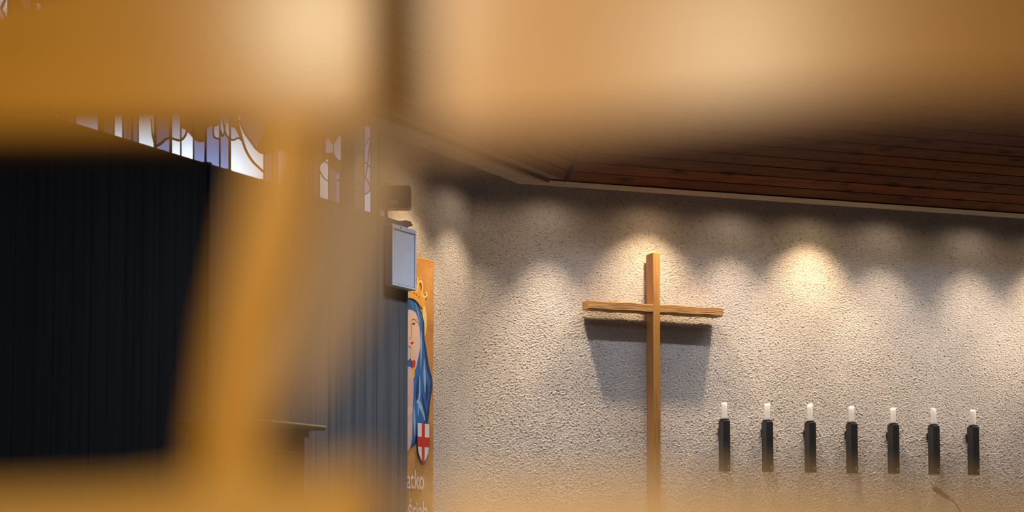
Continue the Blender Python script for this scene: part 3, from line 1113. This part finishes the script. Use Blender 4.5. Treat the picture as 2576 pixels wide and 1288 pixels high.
p = MB(); p.lathe([(0.001, 0), (0.004, 0), (0.004, 0.002), (0.001, 0.002)], M['black'], 10,
                  Matrix.Translation((w * .32, DS, h - fr * .7)) @ Matrix.Rotation(-PI / 2, 4, 'X'))
p.build('screw', root)
p = MB(); p.box(.02, w * .5, -0.002, 0.010, h * .3, h * .7, M['black'], .002); p.build('mounting_plate', root)

# rounded dark casting lying on top of the speaker end of the wall
uA, zA = L.hit(1001, 572, OP - 0.05); uB2, _ = L.hit(1033, 572, OP - 0.05)
root = empty('cable_box', L.mat(uA, zS, OP - 0.05))
tag(root, 'low dark rounded casing on the wall top just behind the grey speaker', 'junction box')
wA = uB2 - uA
p = MB()
p.box(wA * .25, wA * .8, -0.03, 0.03, 0.0, 0.014, M['alu'], 0.006); p.build('body', root)
p = MB(); p.box(wA * .25 + .006, wA * .8 - .006, -0.025, 0.025, 0.014, 0.022, M['alu'], 0.008); p.build('cover', root)

# ------------------------------------------------------------------ floodlight on the wall top, seen from behind
OFl = OP - 0.11
YF = L.at(L.hit(985, 540, OFl)[0], 0, OFl)
root = empty('floodlight', Matrix.Translation((YF.x, YF.y, zS)) )
tag(root, 'black floodlight with cooling ribs on a bracket above the dark concrete wall', 'floodlight')
kf = YF.y / F                                 # metres per photo pixel at this depth
def fx(px): return (px - CX) * kf - YF.x
def fz(py): return CAM.z + ray(1000, py).z / ray(1000, py).y * YF.y - zS
x0, x1_ = fx(952), fx(1030); z1, z0 = fz(466), fz(523)
p = MB()
# rounded-corner housing outline
def rrect(x0, x1, z0, z1, r, n=5):
    pts = []
    for cx, cz, a0 in ((x1 - r, z1 - r, 0), (x0 + r, z1 - r, 90), (x0 + r, z0 + r, 180), (x1 - r, z0 + r, 270)):
        for k in range(n + 1):
            a = math.radians(a0 + 90 * k / n)
            pts.append((cx + r * math.cos(a), cz + r * math.sin(a)))
    return pts
p.prism(rrect(x0, x1_, z0, z1, 0.012), 0.0, 0.07, lambda a, b, d: Vector((a, d, b)), M['alu'])
p.prism(rrect(x0 + .006, x1_ - .006, z0 + .006, z1 - .006, 0.010), -0.012, 0.0, lambda a, b, d: Vector((a, d, b)), M['alu'])
p.build('housing', root)
p = MB()
n = 20
for k in range(n):
    x = x0 + .012 + (x1_ - x0 - .024) * k / (n - 1)
    p.box(x - .0014, x + .0014, -0.03, -0.012, z0 + .012, z1 - .030, M['alu'], .0004)
    p.box(x - .0012, x + .0012, -0.020, -0.012, z1 - .024, z1 - .018, M['alulight'], .0004)
p.build('cooling_ribs', root)
p = MB(); p.box(x0 + .006, x1_ - .004, -0.016, -0.010, z1 - .008, z1 - .003, M['alulight'], .001)
p.box(x0 + .006, fx(987), -0.033, -0.028, (z0 + z1) / 2 + .004, (z0 + z1) / 2 + .008, M['alulight'], .001); p.build('trim_bar', root)
p = MB(); p.box(fx(979.5), fx(999), -0.034, -0.030, fz(516.5), fz(508.5), M['sticker'], .0006); p.build('rating_label', root)
p = MB()
bx0, bx1 = fx(965), fx(974.5)
p.box(bx0, bx1, -0.046, -0.034, 0.012, z1 + .004, M['alu'], .002)
p.build('bracket', root)
p = MB(); p.box(fx(956), fx(989), -0.07, 0.03, 0.0, 0.014, M['alu'], .005)
p.lathe([(0.022, 0.014), (0.020, 0.024), (0.012, 0.034), (0.010, 0.04)], M['alu'], 14, Matrix.Translation(((bx0 + bx1) / 2, -0.04, 0)))
p.build('base', root)

# loose end of wire under the beam
u, z = B.hit(1228, 455, .05)
lw = MB()
for pts in ([(1226, 462), (1228, 455), (1230, 449)], [(1238, 447), (1244, 443), (1251, 441), (1256, 442)]):
    lw.tube([B.at(*B.hit(x, y, 0.02), 0.02) for x, y in pts], 0.0016, M['wire'], 6)
pt = [(1230, 449), (1233, 447), (1238, 447)]
lw.tube([B.at(*B.hit(x, y, 0.016), 0.016) for x, y in pt], 0.0005, M['wire'], 6)
lw.tube([B.at(*B.hit(1228, 455, 0.0), -0.004), B.at(*B.hit(1228, 455, 0.02), 0.02)], 0.0006, M['wire'], 6)
tag(lw.build('loose_wire'), 'tiny pale loose wire end at the top of the wall under the beam corner', 'wire')

# ------------------------------------------------------------------ wooden cabinet in front of the concrete wall
OC = OP + 0.42
_, zC = L.hit(800, 1070.5, OC)
root = empty('wooden_cabinet', L.mat(0, 0, OC))
tag(root, 'brown wooden cabinet with a thin brass edged top, against the dark concrete wall', 'cabinet')
ur = L.hit(820, 1072, OC)[0]
br_ = L.hit(768, 1120, OC - .05)[0]
ul = ur - .50; bl = br_ - .40
p = MB(); p.box(ul, ur, -0.30, 0.0, zC - .016, zC - .004, M['cabwood'], .003); p.build('top', root)
p = MB(); p.box(ul, ur, -0.001, 0.002, zC - .004, zC, M['brass'], .0008); p.build('brass_edge', root)
p = MB(); p.box(bl - .015, br_ + .012, -0.29, -0.04, zC - .045, zC - .016, M['cabwood'], .003); p.build('moulding', root)
p = MB(); p.box(bl, br_, -0.28, -0.05, 0.0, zC - .045, M['cabwood'], .004); p.build('body', root)
p = MB()
for k in (0, 1):
    a = bl + .03 + k * (br_ - bl - .05) / 2
    p = MB(); p.box(a, a + (br_ - bl - .07) / 2, -0.05, -0.035, .12, zC - .10, M['cabwood'], .004)
    d = p.build('door', root)
    q = MB(); q.tube([(a + (.03 if k else (br_ - bl - .07) / 2 - .03), -0.045, 1.0), (a + (.03 if k else (br_ - bl - .07) / 2 - .03), -0.02, 1.0)], .012, M['brass'], 10)
    q.build('knob', d)

# ------------------------------------------------------------------ gooseneck microphone low on the right
DM = 8.3
def mp_(px, py):
    r = ray(px, py); return CAM + r * (DM / r.y)
root = empty('gooseneck_microphone', loc=(mp_(2440, 1400).x, DM, 0))
tag(root, 'slim dark gooseneck microphone in front of the stucco wall below the candle holders', 'microphone')
T = root.location.copy()
hd = [mp_(2347, 1224), mp_(2352, 1228), mp_(2362, 1237), mp_(2386, 1253)]
p = MB(); p.tube([q - T for q in hd], [.008, .0125, .0135, .0085], M['black'], 14); p.build('capsule', root, smooth=True)
nk = [mp_(2385, 1252.5), mp_(2397, 1260), mp_(2408, 1272), mp_(2417, 1288), mp_(2428, 1320), mp_(2438, 1360), mp_(2440, 1400)]
p = MB(); p.tube([q - T for q in nk], .0042, M['black'], 10); p.build('gooseneck', root, smooth=True)
p = MB(); p.tube([(0, 0, 0.02), (0, 0, nk[-1].z + .005)], .012, M['black'], 12)
p.lathe([(0.13, 0), (0.13, .012), (0.05, .022), (0.015, .03)], M['black'], 24); p.build('stand', root)

# ------------------------------------------------------------------ golden wooden screen right in front of the lens (out of focus)
root = empty('wooden_screen', loc=(0, 0.4, 0))
tag(root, 'golden brown lacquered wooden openwork screen close to the lens, all out of focus', 'screen')


def at_d(px, py, d):
    return (px - CX) / F * d, CAM.z + (H - py) / F * d


def slab(name, pts, d, th, mat, bev=0.004):
    mb = MB()
    q = [at_d(x, y, d) for x, y in pts]
    cx = sum(a for a, _ in q) / len(q); cz = sum(b for _, b in q) / len(q)
    def shrink(a, b, k=0.0025):
        v = Vector((a - cx, b - cz)); l = v.length
        return (cx + v.x * (l - k) / l, cz + v.y * (l - k) / l)
    s_ = [shrink(*a) for a in q]
    n = len(q)
    y0, y1, y2, y3 = d - .4, d - .4 + bev * .5, d - .4 + th - bev * .5, d - .4 + th
    vs = [Vector((a, y0, b)) for a, b in s_] + [Vector((a, y1, b)) for a, b in q] + [Vector((a, y2, b)) for a, b in q] + [Vector((a, y3, b)) for a, b in s_]
    fs = [tuple(range(n)), tuple(range(4 * n - 1, 3 * n - 1, -1))]
    for l in range(3):
        fs += [(l * n + i, (l + 1) * n + i, (l + 1) * n + (i + 1) % n, l * n + (i + 1) % n) for i in range(n)]
    mb.add(vs, fs, mat)
    return mb.build(name, root)


DA, DB, DD, DE, DF_, DG = .44, .33, .40, .335, .36, .305
slab('top_rail', [(-420, 40), (320, -150), (952, -240), (952, 290), (880, 305), (620, 310), (-420, 320)], DA, .02, M['screen'])
slab('top_rail', [(1065, -300), (3330, -300), (3330, 205), (2300, 230), (1700, 285), (1400, 322), (1065, 345)], DB, .02, M['screenp'])
slab('upright', [(640, 290), (800, 290), (790, 420), (750, 640), (690, 860), (655, 1060), (650, 1400), (485, 1400), (495, 1100), (535, 800), (600, 480)], DD, .03, M['screenv'])
slab('brace', [(870, 320), (1000, 320), (990, 470), (940, 660), (865, 850), (765, 1010), (690, 1120), (690, 960), (745, 800), (810, 600), (850, 470)], DE, .012, M['screeng'])
slab('bottom_rail', [(-420, 1262), (300, 1240), (620, 1195), (952, 1165), (952, 1600), (-420, 1600)], DF_, .02, M['screenc'])
slab('bottom_rail', [(1065, 1240), (1600, 1220), (2200, 1250), (3440, 1305), (3440, 1600), (1065, 1600)], DG, .02, M['screenb'])
# the uprights outside the picture that carry it, and its feet
for (xa, xb, ya, yb) in ((-.205, -.165, -.06, .08), (.140, .180, -.10, -.03)):
    p = MB(); p.box(xa, xb, ya, yb, 0.03, CAM.z + .20, M['screenv'], .004); p.build('stile', root)
    p = MB(); p.box(xa - .02, xb + .02, -.20, .20, 0.0, 0.035, M['screenv'], .006); p.build('foot', root)

# ------------------------------------------------------------------ light
w = bpy.data.worlds.new('world'); scene.world = w
w.use_nodes = True
bg = w.node_tree.nodes['Background']
bg.inputs[0].default_value = (0.80, 0.86, 1.0, 1)
bg.inputs[1].default_value = 0.35


def spot(name, loc, target, power, color, size=90, blend=.8, radius=.02):
    ld = bpy.data.lights.new(name, 'SPOT')
    ld.energy = power; ld.color = color; ld.spot_size = math.radians(size); ld.spot_blend = blend; ld.shadow_soft_size = radius
    o = bpy.data.objects.new(name, ld); COL.objects.link(o)
    o.location = loc
    o.rotation_euler = (Vector(target) - Vector(loc)).to_track_quat('-Z', 'Y').to_euler()
    return o


WARM = (1.0, 0.73, 0.44)
NEUT = (1.0, 0.78, 0.56)
ZL = ZB + 0.10
EL = .29
for px, pw_, c, drop, size in ((1375, 84, NEUT, 3.0, 60), (1625, 56, WARM, 1.6, 82), (1835, 52, NEUT, 2.3, 68), (2032, 66, WARM, 1.5, 80),
                               (2215, 46, NEUT, 2.4, 68), (2435, 46, NEUT, 2.3, 68), (2640, 56, WARM, 1.6, 80), (2840, 46, NEUT, 2.4, 68)):
    u, _ = B.hit(px, 560, 0)
    spot('wall_washer_spill', B.at(u, ZB + .06, EL - .06), B.at(u, ZL - 1, EL - .06), 2.1, c, 162, .8, .03)
    spot('wall_washer', B.at(u, ZL, EL), B.at(u, ZL - drop, 0.0), pw_, c, size, 1.0, .022)
for px, pw_, c, drop, size in ((1135, 46, NEUT, 2.2, 72), (1012, 48, WARM, 1.6, 80)):
    u, _ = L.hit(px, 560, 0)
    spot('wall_washer_spill', L.at(u, ZB + .06, EL - .06), L.at(u, ZL - 1, EL - .06), 2.1, c, 162, .8, .03)
    spot('wall_washer', L.at(u, ZL, EL), L.at(u, ZL - drop, 0.0), pw_, c, size, 1.0, .022)
# one more lamp further along the beam, turned back on the row of candles
u, z = B.hit(3000, 600, .45)
uT, zT = B.hit(2150, 1120, .1)
spot('altar_lamp', B.at(u, ZB - .03, .46), B.at(uT, zT, .05), 62, (1.0, .84, .66), 46, .9, .03)
# cool strip lamp along the inner edge of the beam, shining down the wall
ld = bpy.data.lights.new('beam_strip_lamp', 'AREA')
ld.shape = 'RECTANGLE'; ld.size = 4.4; ld.size_y = 0.02; ld.energy = 8.5; ld.color = (.80, .88, 1.0); ld.spread = math.radians(95)
so = bpy.data.objects.new('beam_strip_lamp', ld); COL.objects.link(so)
zdir = -(B.n * -0.42 + Vector((0, 0, -0.907)))          # local +z points back from the shining side
zdir.normalize(); xdir = B.d.copy(); ydir = zdir.cross(xdir)
p0 = B.at(2.5, ZB + .010, .6)
so.matrix_world = Matrix(((xdir.x, ydir.x, zdir.x, p0.x), (xdir.y, ydir.y, zdir.y, p0.y), (xdir.z, ydir.z, zdir.z, p0.z), (0, 0, 0, 1)))
# added overhead light, like daylight falling through the unseen ceiling opening
ld = bpy.data.lights.new('top_fill_light', 'AREA')
ld.shape = 'RECTANGLE'; ld.size = 1.4; ld.size_y = 1.2; ld.energy = 400; ld.color = (.80, .88, 1.0)
so = bpy.data.objects.new('top_fill_light', ld); COL.objects.link(so); so.location = (.3, 7.2, 4.52)
# nave lamps behind the camera that light the screen
LAMP = (1.0, .88, .60)
spot('nave_lamp', (-.40, -2.64, 2.62), (-.06, .44, 1.605), 340, LAMP, 8.5, 1.0, .10)
spot('nave_lamp', (.42, -2.64, 2.50), (-.005, .33, 1.618), 115, LAMP, 6, 1.0, .10)

# ------------------------------------------------------------------ look
scene.view_settings.view_transform = 'Standard'
scene.view_settings.look = 'None'
scene.view_settings.exposure = 0.0
scene.view_settings.gamma = 1.0
scene.view_settings.use_curve_mapping = False
scene.cycles.use_denoising = True
scene.cycles.max_bounces = 6
scene.cycles.sample_clamp_indirect = 6.0
